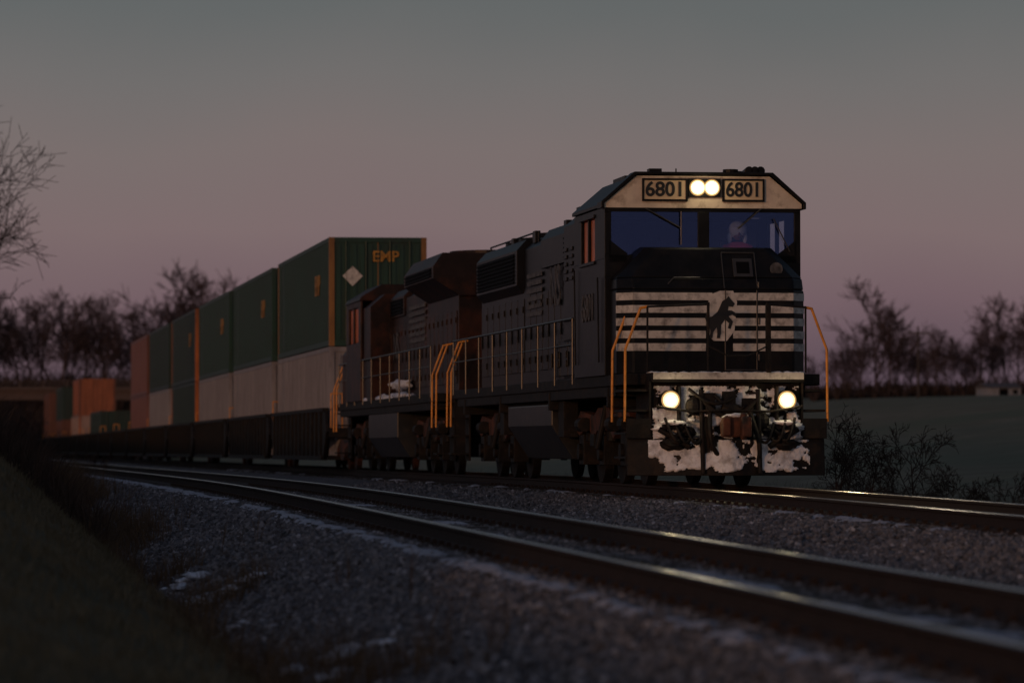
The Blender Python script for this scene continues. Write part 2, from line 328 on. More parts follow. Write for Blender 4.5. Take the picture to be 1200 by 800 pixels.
def horse(parent,x,z,h,y):
    P=[(0.10,0.0),(0.20,0.0),(0.22,0.14),(0.34,0.26),(0.36,0.10),(0.34,0.0),(0.44,0.0),(0.47,0.14),(0.48,0.32),(0.60,0.44),(0.74,0.36),(0.70,0.24),(0.78,0.22),(0.86,0.40),(0.72,0.52),(0.84,0.56),(0.96,0.50),(0.99,0.58),(0.82,0.66),(0.70,0.66),(0.72,0.76),(0.86,0.74),(0.92,0.82),(0.80,0.92),(0.72,1.0),(0.66,0.94),(0.52,0.88),(0.44,0.74),(0.36,0.62),(0.20,0.52),(0.10,0.50),(0.02,0.62),(-0.04,0.48),(0.04,0.36),(0.10,0.30),(0.14,0.16)]
    b=MB(); b.pY([(x+(p[0]-.5)*h*.75,z+p[1]*h) for p in P],y,y+.006); return b.obj('horse_emblem',INK,parent)
# ---------------------------------------------------------------- lead locomotive
def loco1():
    R=empty('diesel_locomotive'); place(R,11.76,59.9,21)
    truck(R,4.7); truck(R,16.9)
    f=MB(); f.box(-1.5,1.5,.5,21.2,1.52,1.69); f.box(-.6,.6,.3,21.4,1.0,1.52); f.box(-1.47,1.47,1.4,20.2,1.36,1.52)
    for y in (2,8,14,19): f.box(-1.49,1.49,y,y+.12,1.2,1.5)
    f.box(-1.35,-1.1,7.3,7.9,.75,1.36); f.box(-1.4,-1.1,14.1,14.6,.8,1.36)
    f.obj('underframe_sill',BLK2,R,bevel=.01)
    t=MB(); t.pY([(-1.42,.95),(-1.42,1.3),(-1.25,1.4),(1.25,1.4),(1.42,1.3),(1.42,.95),(1.05,.38),(-1.05,.38)],8.2,13.4)
    t.cyl((-1.25,8.4,1.48),(-1.25,12.5,1.48),.15,n=14); t.cyl((1.25,8.4,1.48),(1.25,12.5,1.48),.15,n=14)
    t.obj('fuel_tank',TANK,R,bevel=.02)
    n=MB()
    lo=[(-1.24,1.15,1.69),(1.24,1.15,1.69),(1.45,1.42,1.69),(1.45,2.05,1.69),(-1.45,2.05,1.69),(-1.45,1.42,1.69)]
    mi=[(x,y,2.98) for x,y,_ in lo]
    up=[(-.86,1.46,3.62),(.86,1.46,3.62),(.98,1.62,3.64),(.98,2.05,3.66),(-.98,2.05,3.66),(-.98,1.62,3.64)]
    mh=[(-1.24,1.24,3.16),(1.24,1.24,3.16),(1.44,1.48,3.16),(1.44,2.05,3.16),(-1.44,2.05,3.16),(-1.44,1.48,3.16)]
    n.loft(lo,mi); n.loft(mi,mh); n.loft(mh,up)
    n.obj('nose',BLK,R,bevel=.025)
    d=MB()
    for a,b_,z0,z1 in ((.17,.19,1.75,2.97),(.66,.68,1.75,2.97),(.17,.68,1.75,1.77)): d.box(a,b_,1.13,1.16,z0,z1)
    def nf(z): return 1.15+.09*max(0,z-2.98)/.18 if z<3.16 else 1.24+.22*(z-3.16)/.46
    for x in (.17,.68): d.cyl((x,nf(3.0)-.006,3.0),(x,nf(3.55)-.006,3.55),.012,n=6)
    d.cyl((.17,nf(3.55)-.006,3.55),(.68,nf(3.55)-.006,3.55),.012,n=6)
    d.loft([(.33,nf(3.18)-.03,3.18),(.63,nf(3.18)-.03,3.18),(.63,nf(3.18)+.02,3.18),(.33,nf(3.18)+.02,3.18)],[(.33,nf(3.46)-.03,3.46),(.63,nf(3.46)-.03,3.46),(.63,nf(3.46)+.02,3.46),(.33,nf(3.46)+.02,3.46)])
    d.tube([(-.75,1.2,3.0),(-.6,1.2,3.16),(-.2,1.22,3.16)],.012)
    d.tube([(-.5,1.4,3.36),(-.3,1.36,3.36)],.012)
    for z in (1.95,2.5,3.05): d.cyl((.7,nf(z)-.01,z-.05),(.7,nf(z)-.01,z+.05),.02,n=8)
    d.obj('nose_door_trim',HR,R,bevel=.008)
    e=MB(); e.cyl((1.0,nf(3.3)-.03,3.3),(1.0,nf(3.3)-.02,3.3),.1,n=20); e.obj('round_emblem',DWHT,R)
    e=MB(); e.loft([(.38,nf(3.23)-.036,3.23),(.58,nf(3.23)-.036,3.23),(.58,nf(3.23)-.03,3.23),(.38,nf(3.23)-.03,3.23)],[(.38,nf(3.41)-.036,3.41),(.58,nf(3.41)-.036,3.41),(.58,nf(3.41)-.03,3.41),(.38,nf(3.41)-.03,3.41)]); e.obj('door_window',GRL,R)
    s=MB()
    for i in range(5):
        z1=2.93-i*.192; z0=z1-.115
        s.box(-1.235,-.12+(.1 if i<2 else 0),1.142,1.148,z0,z1)
        s.loft([(-1.238,1.142,z0),(-1.24,1.148,z0),(-1.452,1.42,z0),(-1.458,1.415,z0)],[(-1.238,1.142,z1),(-1.24,1.148,z1),(-1.452,1.42,z1),(-1.458,1.415,z1)])
        s.loft([(1.238,1.142,z0),(1.24,1.148,z0),(1.452,1.42,z0),(1.458,1.415,z0)],[(1.238,1.142,z1),(1.24,1.148,z1),(1.452,1.42,z1),(1.458,1.415,z1)])
        s.box(.30,1.235,1.142,1.148,z0,z1)
    s.pY([(-.1,2.3),(.0,2.2),(.2,2.2),(.32,2.35),(.36,2.8),(.3,2.96),(.1,2.96),(-.06,2.9),(-.12,2.6)],1.134,1.140)
    s.obj('nose_stripes',WHT,R); horse(R,.12,2.24,.64,1.122)
    c=MB()
    for sd in (-1,1):
        a,b_=sorted((sd*1.53,sd*1.47))
        c.box(a,b_,2.05,5.0,1.69,3.48); c.box(a,b_,2.05,2.95,3.48,4.27); c.box(a,b_,4.3,5.0,3.48,4.27)
        c.box(a,b_,2.95,4.3,4.15,4.27); c.box(a,b_,3.6,3.66,3.48,4.15)
        a,b_=sorted((sd*1.53,sd*1.56)); c.box(a,b_,2.9,4.36,3.43,3.48); c.box(a,b_,2.9,4.36,4.15,4.2)
        c.pY([(sd*1.47,3.42),(sd*1.47,3.78),(sd*1.18,3.56),(sd*1.18,3.42)][::sd],2.0,2.06)
        c.tube([(sd*1.56,4.7,1.9),(sd*1.58,4.7,3.4)],.014); c.tube([(sd*1.56,2.4,1.9),(sd*1.58,2.4,3.2)],.014)
    c.box(-1.53,1.53,2.0,2.05,3.2,3.54); c.box(-.08,.1,2.0,2.06,3.54,4.2); c.box(-1.53,-1.43,2.0,2.06,3.54,4.2); c.box(1.43,1.53,2.0,2.06,3.54,4.2)
    c.box(-1.53,1.53,2.0,2.05,1.69,3.2); c.box(-1.53,1.53,2.0,2.06,4.2,4.28)
    c.box(-1.47,1.47,4.94,5.0,1.69,4.27)
    rp=[(-1.56,4.28),(1.56,4.28),(1.56,4.33),(1.06,4.76),(-1.06,4.76),(-1.56,4.33)]
    c.pY(rp,2.06,5.05); 
    rb=[(-1.6,4.25),(-1.56,4.25),(-1.56,4.33),(-1.05,4.77),(1.05,4.77),(1.56,4.33),(1.56,4.25),(1.6,4.25),(1.6,4.35),(1.08,4.81),(-1.08,4.81),(-1.6,4.35)]
    c.pY(rb,1.9,2.3)
    c.box(-1.4,1.4,2.2,4.9,2.55,2.6)
    c.box(-1.3,-.4,2.3,2.7,2.6,3.45); c.box(.3,1.3,2.12,2.25,2.6,3.35)
    c.obj('cab',BLK,R,bevel=.012)
    k=MB(); k.pY([(-1.54,4.26),(1.54,4.26),(1.54,4.33),(1.04,4.75),(-1.04,4.75),(-1.54,4.33)],1.96,2.05); k.obj('cab_brow_panel',CREAM,R)
    q=MB(); q.box(-1.4,1.4,4.8,4.85,2.6,4.2); q.obj('cab_rear_bulkhead',mat('cab_interior',(.05,.055,.075),.8),R)
    q=MB(); q.box(-.2,.2,4.72,4.79,3.3,3.95); q.box(.5,1.2,4.74,4.79,3.75,4.1); q.box(-1.1,-.7,4.7,4.79,3.5,4.0); q.obj('cab_cabinets',HR,R,bevel=.02)
    w=MB(); w.box(-1.44,-.07,2.02,2.03,3.53,4.21); w.box(.09,1.44,2.02,2.03,3.53,4.21); w.obj('windshields',WSG,R)
    w=MB(); w.box(-1.5,-1.49,2.95,4.3,3.48,4.15); w.box(1.49,1.5,2.95,4.3,3.48,4.15); w.obj('side_windows',SDG,R)
    w=MB(); w.box(-1.48,-1.465,2.98,4.27,3.5,4.14); w.obj('window_reflection_panel',ORG,R)  # added panel behind the glass, coloured like its sunset reflection
    wp=MB(); wp.tube([(-.9,1.96,4.25),(-.35,1.96,3.95)],.012); wp.tube([(-.35,1.95,4.2),(-.35,1.95,3.7)],.01); wp.tube([(.9,1.96,4.25),(.55,1.96,3.95)],.012); wp.tube([(1.1,1.95,4.1),(1.35,1.95,3.6)],.01)
    wp.obj('windshield_wipers',HR,R)
    nb=MB(); fr=MB()
    for x0,x1 in ((-.93,-.28),(.32,.92)):
        nb.box(x0,x1,1.93,1.955,4.39,4.68); 
        for a in ((x0-.03,x1+.03,4.36,4.39),(x0-.03,x1+.03,4.68,4.71),(x0-.03,x0,4.39,4.68),(x1,x1+.03,4.39,4.68)): fr.box(a[0],a[1],1.915,1.955,a[2],a[3])
        text('6801',R,((x0+x1)/2,1.925,4.535),.31,INK,name='road_number',off=.007,sx=1.0 if x0<0 else .9)
    nb.obj('number_boards',BOARD,R); fr.box(-.24,.26,1.9,1.955,4.43,4.71); fr.obj('number_board_frames',BLK,R)
    hl=MB(); 
    for x in (-.1,.12): hl.cyl((x,1.889,4.57),(x,1.899,4.57),.13 if x<0 else .1295,n=24,mi=2); hl.cyl((x,1.884,4.57),(x,1.8885,4.57),.109,n=24,mi=1); hl.ball((x,1.883,4.57),.08,1,.3,1,n=18,k=10)
    hl.obj('headlights',[LAMPM,HALO,HALO2],R)
    r=MB()
    r.box(-.75,-.55,2.5,2.7,4.76,4.9); r.cyl((.55,2.6,4.76),(.55,2.6,4.9),.12); r.cyl((-.2,3.2,4.76),(-.2,3.2,4.95),.012,n=6)
    for a in (-.15,0,.15): r.cyl((.9+a*.6,3.0,4.86),(.9+a*.6,2.4,4.87),.03,.07)
    r.box(.7,1.1,2.95,3.05,4.76,4.9); r.box(-1.0,-.4,3.3,4.4,4.76,4.84)
    r.obj('roof_gear',BLK,R,bevel=.01)
    h=MB()
    h.pY([(-1.45,1.69),(1.45,1.69),(1.45,4.2),(1.1,4.5),(-1.1,4.5),(-1.45,4.2)],5.05,6.6)
    h.pY([(-.93,1.69),(.93,1.69),(.93,4.2),(.7,4.4),(-.7,4.4),(-.93,4.2)],6.6,20.6)
    h.pY([(-.93,3.4),(-1.06,3.55),(-1.06,4.2),(-.88,4.4),(.88,4.4),(1.06,4.2),(1.06,3.55),(.93,3.4)],14.8,20.4)
    h.pY([(-1.0,3.75),(-1.0,4.25),(-.85,4.44),(.85,4.44),(1.0,4.25),(1.0,3.75)],8.0,12.2)
    hood_doors(h,.93,7.3,14.5,1.95,3.35,10); hood_doors(h,.93,14.6,20.4,1.95,3.3,7)
    louvers(h,1.06,15.1,20.2,3.6,4.15,.07,1); louvers(h,1.0,8.2,9.4,3.82,4.2,.08,1)
    for y in (8.9,11.3,15.8,17.6,19.4): h.cyl((0,y,4.35),(0,y,4.56),.62,n=24); h.cyl((0,y,4.56),(0,y,4.57),.5,n=24,mi=1)
    h.box(-.35,.35,13.0,13.6,4.35,4.66)
    for y in (5.3,5.9): h.box(-1.3,-1.0,y,y+.35,4.3,4.5)
    h.tube([(-.6,7.2,4.4),(-.6,7.2,4.68),(-.6,7.9,4.68),(-.6,7.9,4.4)],.02)
    h.tube([(-.8,13.8,4.3),(-.8,13.8,4.5),(-.8,20.2,4.5),(-.8,20.2,4.3)],.018)
    for y in (10.2,13.9,16.7): h.box(-.85,-.75,y,y+.3,4.3,4.52)
    for y in (5.6,6.2): 
        for k in range(5): h.box(-1.475,-1.45,y,y+.3,3.3+k*.12,3.36+k*.12)
    h.obj('hood',[BLK,GRL],R,bevel=.012)
    l=MB()
    for i in range(6):
        z=3.72-i*.14; l.box(-.975,-.962,12.3,14.1,z-.08,z); l.box(.962,.975,12.3,14.1,z-.08,z)
    l.obj('side_stripes',DWHT,R); text('NS',R,(-.99,10.6,3.35),1.0,DWHT,True,off=.008)
    text('6801',R,(-1.545,3.6,2.75),.62,DWHT,True,'road_number',off=.0)
    ba=MB(); ba.box(-1.45,-.95,5.2,7.8,1.69,2.35); ba.box(.95,1.45,5.2,7.8,1.69,2.35); hood_doors(ba,1.45,5.2,7.8,1.75,2.3,3); ba.obj('battery_box',BLK,R,bevel=.01)
    pilot(R); steps_and_rails(R,.15,1.3,False); steps_and_rails(R,20.7,21.3)
    side_rail(R,5.4,20.6,2.66,-1); side_rail(R,5.4,20.6,2.66,1)
    p=MB()
    for x in (-.28,.62): p.cyl((x,.12,1.7),(x,.12,2.75),.022)
    p.tube([(-1.2,.12,2.68),(-.28,.12,2.72)],.016); p.tube([(.62,.12,2.72),(1.2,.12,2.68)],.016)
    p.tube([(-.28,.1,2.1),(0,.04,1.95),(.3,.04,1.95),(.62,.1,2.1)],.012); p.box(.6,.66,.05,.18,1.7,2.72)
    for x in (-1.2,1.2): p.cyl((x,.12,1.7),(x,.12,2.68),.016)
    p.box(-1.1,1.1,.5,1.2,1.62,1.70)
    p.obj('front_platform_rails',BLK2,R)
    rr=MB(); rr.box(-1.13,1.13,21.3,21.45,.4,1.56); rr.box(-.15,.15,21.4,22.1,.78,1.0); rr.box(-.8,.8,20.6,20.62,1.7,2.6); rr.obj('rear_end_plate',BLK2,R)
    sn=MB()
    def sheet(x0,x1,z0,z1,yf,thr,seed,amp=.06,st=.02,grad=0):
        nx=int((x1-x0)/st); nzz=int((z1-z0)/st); idx={}
        def fm(x,z): return noise.fractal((x*2.6,z*3.4,seed),.7,2,5)-grad*(z-z0)/(z1-z0)-thr-1.2*max(0,abs(x-(x0+x1)/2)/((x1-x0)/2)-.85)-.5*max(0,.12-(z-z0)/(z1-z0))/.12
        def vert(i,j):
            if (i,j) not in idx:
                x=x0+(x1-x0)*i/nx; z=z0+(z1-z0)*j/nzz; m=fm(x,z)
                sn.v.append((x+.012*noise.noise((x*40,z*40,2)),yf(x,z)+.01-min(amp,.6*amp+amp*2*m)*1.0-.02*abs(noise.noise((x*14,z*14,seed))) if m>0 else yf(x,z)+.012,z+.012*noise.noise((x*40,z*40,8)))); idx[(i,j)]=len(sn.v)-1
            return idx[(i,j)]
        for i in range(nx):
            for j in range(nzz):
                x=x0+(x1-x0)*(i+.5)/nx; z=z0+(z1-z0)*(j+.5)/nzz
                if fm(x,z)>-.03: sn.f.append((vert(i,j),vert(i+1,j),vert(i+1,j+1),vert(i,j+1))); sn.m.append(0)
    sheet(-1.12,1.12,.66,1.5,lambda x,z:.2,-.26,3.1,.09,grad=.2)
    pf=lambda x,z:-.28+abs(x)/1.5*.42+(z-.17)/.55*(.16-.10*abs(x)/1.5)
    sheet(-1.2,1.25,.22,.70,pf,-.2,8.4,.05,grad=-.05)
    sheet(-.33,.33,.74,1.05,lambda x,z:-.03,-.14,1.7,.05)
    for i in range(26):
        x=random.uniform(-1.05,1.05); z=random.choice([.74,.8,1.0,.6,.74,.9])+random.uniform(-.04,.04)
        if abs(abs(x)-.88)<.2 and z>1.0: continue
        sn.ball((x,.12+random.uniform(-.12,.03),z),random.uniform(.04,.12),1.4,.8,.6,nz=.9)
    for s_ in (-1,1):
        sn.ball((s_*.85,-.06,.955),.13,1.4,.8,.3,nz=.6); sn.ball((s_*.3,-.0,1.07),.1,1.3,1,.35,nz=.6)
    for i in range(15):
        x=-1.1+2.2*i/14; sn.ball((x,.2,1.70),.08+random.uniform(-.04,.03),1.1,2.0,.22,nz=.6)
    sn.ball((0,-.5,1.05),.12,1.4,1.2,.4,nz=.5)
    sn.obj('packed_snow',SNOW,R,smooth=True)
    cr=MB(); cr.box(-1.14,1.14,-.036,-.03,1.60,1.70); cr.obj('anticlimber_face_paint',WHT,R)
    for (x,y,z,e,c,rad) in ((.01,1.6,4.57,60,(1,.85,.6),.1),(-.88,-.12,1.29,25,(1,.8,.45),.08),(.88,-.12,1.29,25,(1,.8,.45),.08)):
        ld=bpy.data.lights.new('lamp_beam','SPOT'); ld.energy=e; ld.color=c; ld.spot_size=math.radians(60); ld.spot_blend=1; ld.shadow_soft_size=rad
        lo_=bpy.data.objects.new('lamp_beam',ld); S.collection.objects.link(lo_); lo_.parent=R; lo_.location=(x,y,z); lo_.rotation_euler=(math.radians(82),0,math.pi)
    for x,y,z,e in ((-.88,-.24,1.29,3.0),(.88,-.24,1.29,3.0),(.01,1.6,4.57,3.6)):
        ld=bpy.data.lights.new('lamp_spill','POINT'); ld.energy=e; ld.color=(1,.78,.45); ld.shadow_soft_size=.06
        lo_=bpy.data.objects.new('lamp_spill',ld); S.collection.objects.link(lo_); lo_.parent=R; lo_.location=(x,y,z)
    return R
L1=loco1()
def engineer():
    R=empty('train_engineer'); place(R,11.76+.66,59.9+2.62,1,2.66)
    me=bpy.data.meshes.new('body')
    V=[(0,0,.5),(0,.02,.75),(0,.0,.98),(0,-.02,1.12),(-.2,0,1.0),(.2,0,1.0),(-.27,-.12,.74),(.27,-.12,.74),(-.22,-.3,.72),(.22,-.3,.72),(-.1,-.05,.47),(.1,-.05,.47),(-.13,-.3,.5),(.13,-.3,.5),(-.13,-.3,.06),(.13,-.3,.06),(-.13,-.36,.04),(.13,-.36,.04)]
    E=[(0,1),(1,2),(2,3),(2,4),(2,5),(4,6),(5,7),(6,8),(7,9),(0,10),(0,11),(10,12),(11,13),(12,14),(13,15),(14,16),(15,17)]
    Rr=[.16,.16,.15,.06,.08,.08,.06,.06,.04,.04,.1,.1,.075,.075,.055,.055,.04,.04]
    me.from_pydata(V,E,[]); o=bpy.data.objects.new('body',me); S.collection.objects.link(o); o.parent=R
    m=o.modifiers.new('s','SKIN'); 
    for i,r in enumerate(Rr): me.skin_vertices[0].data[i].radius=(r,r)
    me.skin_vertices[0].data[0].use_root=True
    q=o.modifiers.new('d','SUBSURF'); q.levels=1; q.render_levels=1; me.materials.append(mat('red_jacket',(.7,.05,.04),.8))
    h=MB(); h.ball((0,-.03,1.25),.105,.85,1,1.15,n=16,k=12); h.ball((0,-.14,1.23),.02,1,1,1.4); h.ball((-.095,-.02,1.24),.025,.5,1,1.3); h.ball((.095,-.02,1.24),.025,.5,1,1.3)
    h.obj('head',mat('skin',(.35,.18,.12),.6),R,smooth=True)
    h=MB()
    for s in (-1,1): h.ball((s*.038,-.125,1.265),.013)
    h.ball((0,-.13,1.175),.03,1,.3,.25); h.obj('eyes_and_mouth',INK,R)
    h=MB(); h.ball((0,.0,1.30),.16,.95,1.05,.85,n=16,k=10); h.ball((0,-.13,1.34),.08,1.1,.9,.15); h.ball((-.12,.02,1.18),.06,.7,1,1.7); h.ball((.12,.02,1.18),.06,.7,1,1.7); h.obj('white_hood_cap',mat('white_cloth',(.9,.9,.9),.8,var=.05),R,smooth=True)
    h=MB(); h.box(-.26,.26,-.25,.25,.3,.42); h.box(-.24,.24,.22,.32,.42,1.15); h.cyl((0,0,-.05),(0,0,.3),.06); h.obj('cab_seat',BLK,R,bevel=.03)
engineer()
# ---------------------------------------------------------------- second loco
def loco2():
    R=empty('diesel_locomotive'); place(R,11.76,59.9+22.9,22)
    truck(R,4.6); truck(R,17.6)
    f=MB(); f.box(-1.5,1.5,.5,21.6,1.5,1.68); f.box(-.6,.6,.2,21.9,1.0,1.5); f.box(-1.47,1.47,1.4,20.6,1.34,1.5); f.box(-1.13,1.13,.2,.34,.4,1.5); f.box(-.15,.15,-.6,.3,.78,1.0); f.box(-1.13,1.13,21.7,21.85,.4,1.5)
    f.obj('underframe_sill',BLK2,R,bevel=.01)
    t=MB(); t.pY([(-1.45,.8),(-1.45,1.38),(1.45,1.38),(1.45,.8),(1.15,.35),(-1.15,.35)],8.0,14.0); t.obj('fuel_tank',TANK,R,bevel=.02)
    h=MB()
    h.pY([(-.95,1.68),(.95,1.68),(.95,4.0),(-.95,4.0)],1.1,14.4)
    h.pY([(-.95,3.7),(-1.5,4.05),(-1.5,4.3),(-1.3,4.58),(1.3,4.58),(1.5,4.3),(1.5,4.05),(.95,3.7)],1.0,6.2)
    h.pY([(-.9,3.85),(-.9,4.0),(-.65,4.2),(.65,4.2),(.9,4.0),(.9,3.85)],6.2,14.4)
    h.pY([(-1.0,3.6),(-1.0,4.05),(-.8,4.25),(.8,4.25),(1.0,4.05),(1.0,3.6)],10.6,13.4)
    h.cyl((0,3,4.58),(0,3,4.7),.9,n=24); h.box(-.5,.5,7.6,8.4,4.2,4.5)
    hood_doors(h,.95,1.3,14.2,1.9,3.4,17)
    louvers(h,1.5,1.3,5.9,4.08,4.28,.07,1); louvers(h,1.0,10.8,13.2,3.65,4.0,.08,1)
    h.pY([(-1.45,1.68),(1.45,1.68),(1.45,3.9),(1.1,4.2),(-1.1,4.2),(-1.45,3.9)],13.6,15.2)
    h.obj('hood',[BLKR,GRL],R,bevel=.012)
    c=MB()
    for sd in (-1,1):
        a,b_=sorted((sd*1.52,sd*1.46)); c.box(a,b_,15.2,18.6,1.68,3.1); c.box(a,b_,15.2,15.7,3.1,4.1); c.box(a,b_,18.0,18.6,3.1,4.1); c.box(a,b_,16.8,16.95,3.1,4.1); c.box(a,b_,15.7,18.0,3.95,4.1)
    c.box(-1.46,1.46,18.54,18.6,1.68,4.1)
    c.pY([(-1.55,4.1),(1.55,4.1),(1.5,4.2),(1.0,4.5),(-1.0,4.5),(-1.5,4.2)],15.2,18.7)
    c.pY([(-1.4,1.68),(1.4,1.68),(1.4,2.9),(1.0,3.4),(-1.0,3.4),(-1.4,2.9)],18.6,20.8)
    c.obj('cab',BLKR,R,bevel=.015)
    w=MB(); w.box(-1.49,-1.48,15.7,18.0,3.1,3.95); w.box(1.48,1.49,15.7,18.0,3.1,3.95); w.obj('side_windows',SDG,R)
    w=MB(); w.box(-1.47,-1.465,15.75,17.9,3.12,3.93); w.obj('window_reflection_panel',ORG,R)  # added panel again: the orange sky reflected in this window, as colour
    l=MB()
    for i in range(6):
        z=3.75-i*.15; l.box(-1.0,-.975,6.6,9.6,z-.085,z)
    l.obj('side_stripes',DWHT,R)
    steps_and_rails(R,.2,.9); steps_and_rails(R,20.9,21.6); side_rail(R,1.4,20.6,2.66,-1); side_rail(R,1.4,20.6,2.66,1)
    sn=MB()
    for i in range(46):
        y=random.uniform(7,19); sn.ball((-1.25+random.uniform(-.15,.15),y,1.7+random.choice([0,0,.0,.3])),random.uniform(.12,.3),.6,1.7,.4,nz=.6)
    sn.obj('snow_on_walkway',SNOWP,R,smooth=True)
    text('NS',R,(-1.0,12.2,2.9),.9,DWHT,True)
loco2()
# ---------------------------------------------------------------- containers & well cars
def cmat(n,c,**k): return mat(n,c,.5,var=.3,scale=2.0,col2=(c[0]*.5+.012,c[1]*.45+.006,c[2]*.45+.004),c2scale=3,c2lo=.5,c2hi=.75,stretch=(1,1,.3),**k)
CG=cmat('container_green',(.009,.044,.028)); CGD=cmat('container_dark_green',(.008,.03,.022)); CW=cmat('container_grey_white',(.25,.235,.245)); CP=cmat('container_pinkish',(.20,.085,.07)); CO=cmat('container_orange',(.32,.10,.04)); CBR=cmat('container_brown',(.13,.045,.025)); CPK=cmat('container_faded_white',(.35,.24,.2))
CY=cmat('container_yellow_post',(.26,.12,.03)); CL=mat('yellow_lettering',(.42,.2,.025),.5,var=.35,col2=(.1,.08,.03),c2scale=9,c2lo=.5,c2hi=.7); CTR=cmat('container_post_sunlit_tint',(.45,.13,.03))  # CTR: warm low sun on the fourth container's end, painted into its posts
def container(w,z,m,L=16.15,logo=None,post=None,diamond=False,H=2.88):
    b=MB(); W=1.28
    b.box(-W,W,.04,L-.04,.14,H-.1)
    for s in (-1,1):
        a,c=sorted((s*(W-.12),s*1.3)); a1,c1=sorted((s*W,s*1.297))
        for y in (0,L-.16): b.box(a,c,y,y+.16,0,H,1)
        b.box(a,c,.16,L-.16,H-.12,H-.005,0); b.box(a,c,.16,L-.16,.01,.15,0)
        y=.3
        while y<L-.4: b.box(a1,c1,y,y+.16,.16,H-.13); y+=.34
        if L>14:
            for yy in (1.95,L-2.1): b.box(a,c+.004 if s>0 else c,yy,yy+.14,0,H+.002,0)
    for y0 in (.0,L-.12): b.box(-W+.12,W-.12,y0,y0+.12,H-.13,H-.002,0); b.box(-W+.12,W-.12,y0,y0+.12,.0,.15,0)
    x=-1.1
    for i in range(11): b.box(x,x+.11,.006,.04,.2,H-.2,2); x+=.21
    for x in (-.85,-.32,.32,.85): b.cyl((x,-.012,.12),(x,-.012,H-.1),.02,n=8,mi=0)
    for x in (-.85,-.32,.32,.85): b.box(x-.05,x+.05,-.03,.0,.75,.82,0)
    b.box(-.012,.012,.0,.04,.16,H-.14,1)
    y=.35
    while y<L-.4: b.box(-W+.12,W-.12,y,y+.17,H-.1,H-.05); y+=.34
    o=b.obj('shipping_container',[m,post or m,m],None,bevel=0); place(o,11.76,w,L,z)
    if logo:
        text(logo,o,(.2,-.03,H-.52),.4,CL,name='end_logo',off=.006); 
        text(logo,o,(-1.315,3.2,H-1.2),.8,CL,True,'side_logo')
    if diamond:
        d=MB(); d.pY([(-.95,1.85),(-.68,1.58),(-.41,1.85),(-.68,2.12)],-.03,-.022); d.obj('white_diamond_placard',WHT,o)
    return o
def wellcar(w,L=16.15):
    R=empty('intermodal_well_car'); place(R,11.76,w,L)
    b=MB()
    for s in (-1,1):
        a,c=sorted((s*1.36,s*1.44)); pr=[(-.6,1.0),(-.2,1.55),(.6,1.6),(L-.6,1.6),(L+.2,1.55),(L+.6,1.0),(L-.2,.3),(.2,.3)]
        b.pX(pr,a,c); a,c=sorted((s*1.33,s*1.5)); b.box(a,c,-.2,L+.2,1.53,1.63); b.box(a,c,.3,L-.3,.24,.36)
        y=.6
        while y<L-.4: b.box(a,c,y,y+.09,.36,1.53); y+=1.24
    b.box(-1.34,1.34,0,.3,.25,.36); b.box(-1.34,1.34,L-.3,L,.25,.36); b.box(-1.34,1.34,L/2-1,L/2+1,.25,.34)
    for y0,y1 in ((-1.25,-.05),(L+.05,L+1.2)): b.box(-1.36,1.36,y0 if y0>0 else -.6,y1 if y0<0 else L+.6,.85,1.1); b.box(-.4,.4,y0,y1,.75,1.05)
    b.obj('well_body',BLK2,R)
    t=MB(); yc=-1.27
    for y in (yc-.9,yc+.9):
        t.cyl((-.8,y,.46),(.8,y,.46),.08)
        for s in (-1,1): t.cyl((s*.68,y,.46),(s*.81,y,.46),.46,n=22); t.cyl((s*.95,y,.46),(s*1.12,y,.46),.12)
    for s in (-1,1):
        a,c=sorted((s*.92,s*1.08)); t.pX([(yc-1.15,.4),(yc-1.1,.62),(yc-.4,.78),(yc+.4,.78),(yc+1.1,.62),(yc+1.15,.4),(yc+.6,.42),(yc+.35,.25),(yc-.35,.25),(yc-.6,.42)],a,c)
    t.box(-.95,.95,yc-.25,yc+.25,.4,.75); t.obj('truck_and_wheels',RUST,R)
    l=MB(); 
    for s in (-1,1): l.tube([(s*1.3,-.5,1.1),(s*1.3,-.5,2.0),(s*1.0,-.5,2.0),(s*1.0,-.5,1.1)],.018); 
    l.obj('end_ladder',YEL,R)
w0=59.9+48.2; P=18.45
plan=[(CG,CW,'EMP',CY),(CG,CW,'EMP',CG),(CG,CW,'EMP',CG),(CGD,CGD,'EMP',CTR),(CGD,CW,None,CGD),(CP,CP,None,CBR)]
for i in range(16):
    w=w0+i*P; wellcar(w)
    if i<len(plan):
        t,b_,lg,po=plan[i]; container(w,.37,b_,post=b_ if i!=3 else CTR); container(w,3.27,t,logo=lg,post=po,diamond=(i==0))
    elif i==8: container(w,.37,CGD,H=2.6)
    elif i==10: container(w,.37,CPK,post=CO,H=2.6); container(w,3.0,CO,post=CBR,H=2.6,L=12.2)
    elif i in (12,14): container(w,.37,CBR,H=2.6); container(w,3.0,CGD if i==12 else CBR,H=2.6)
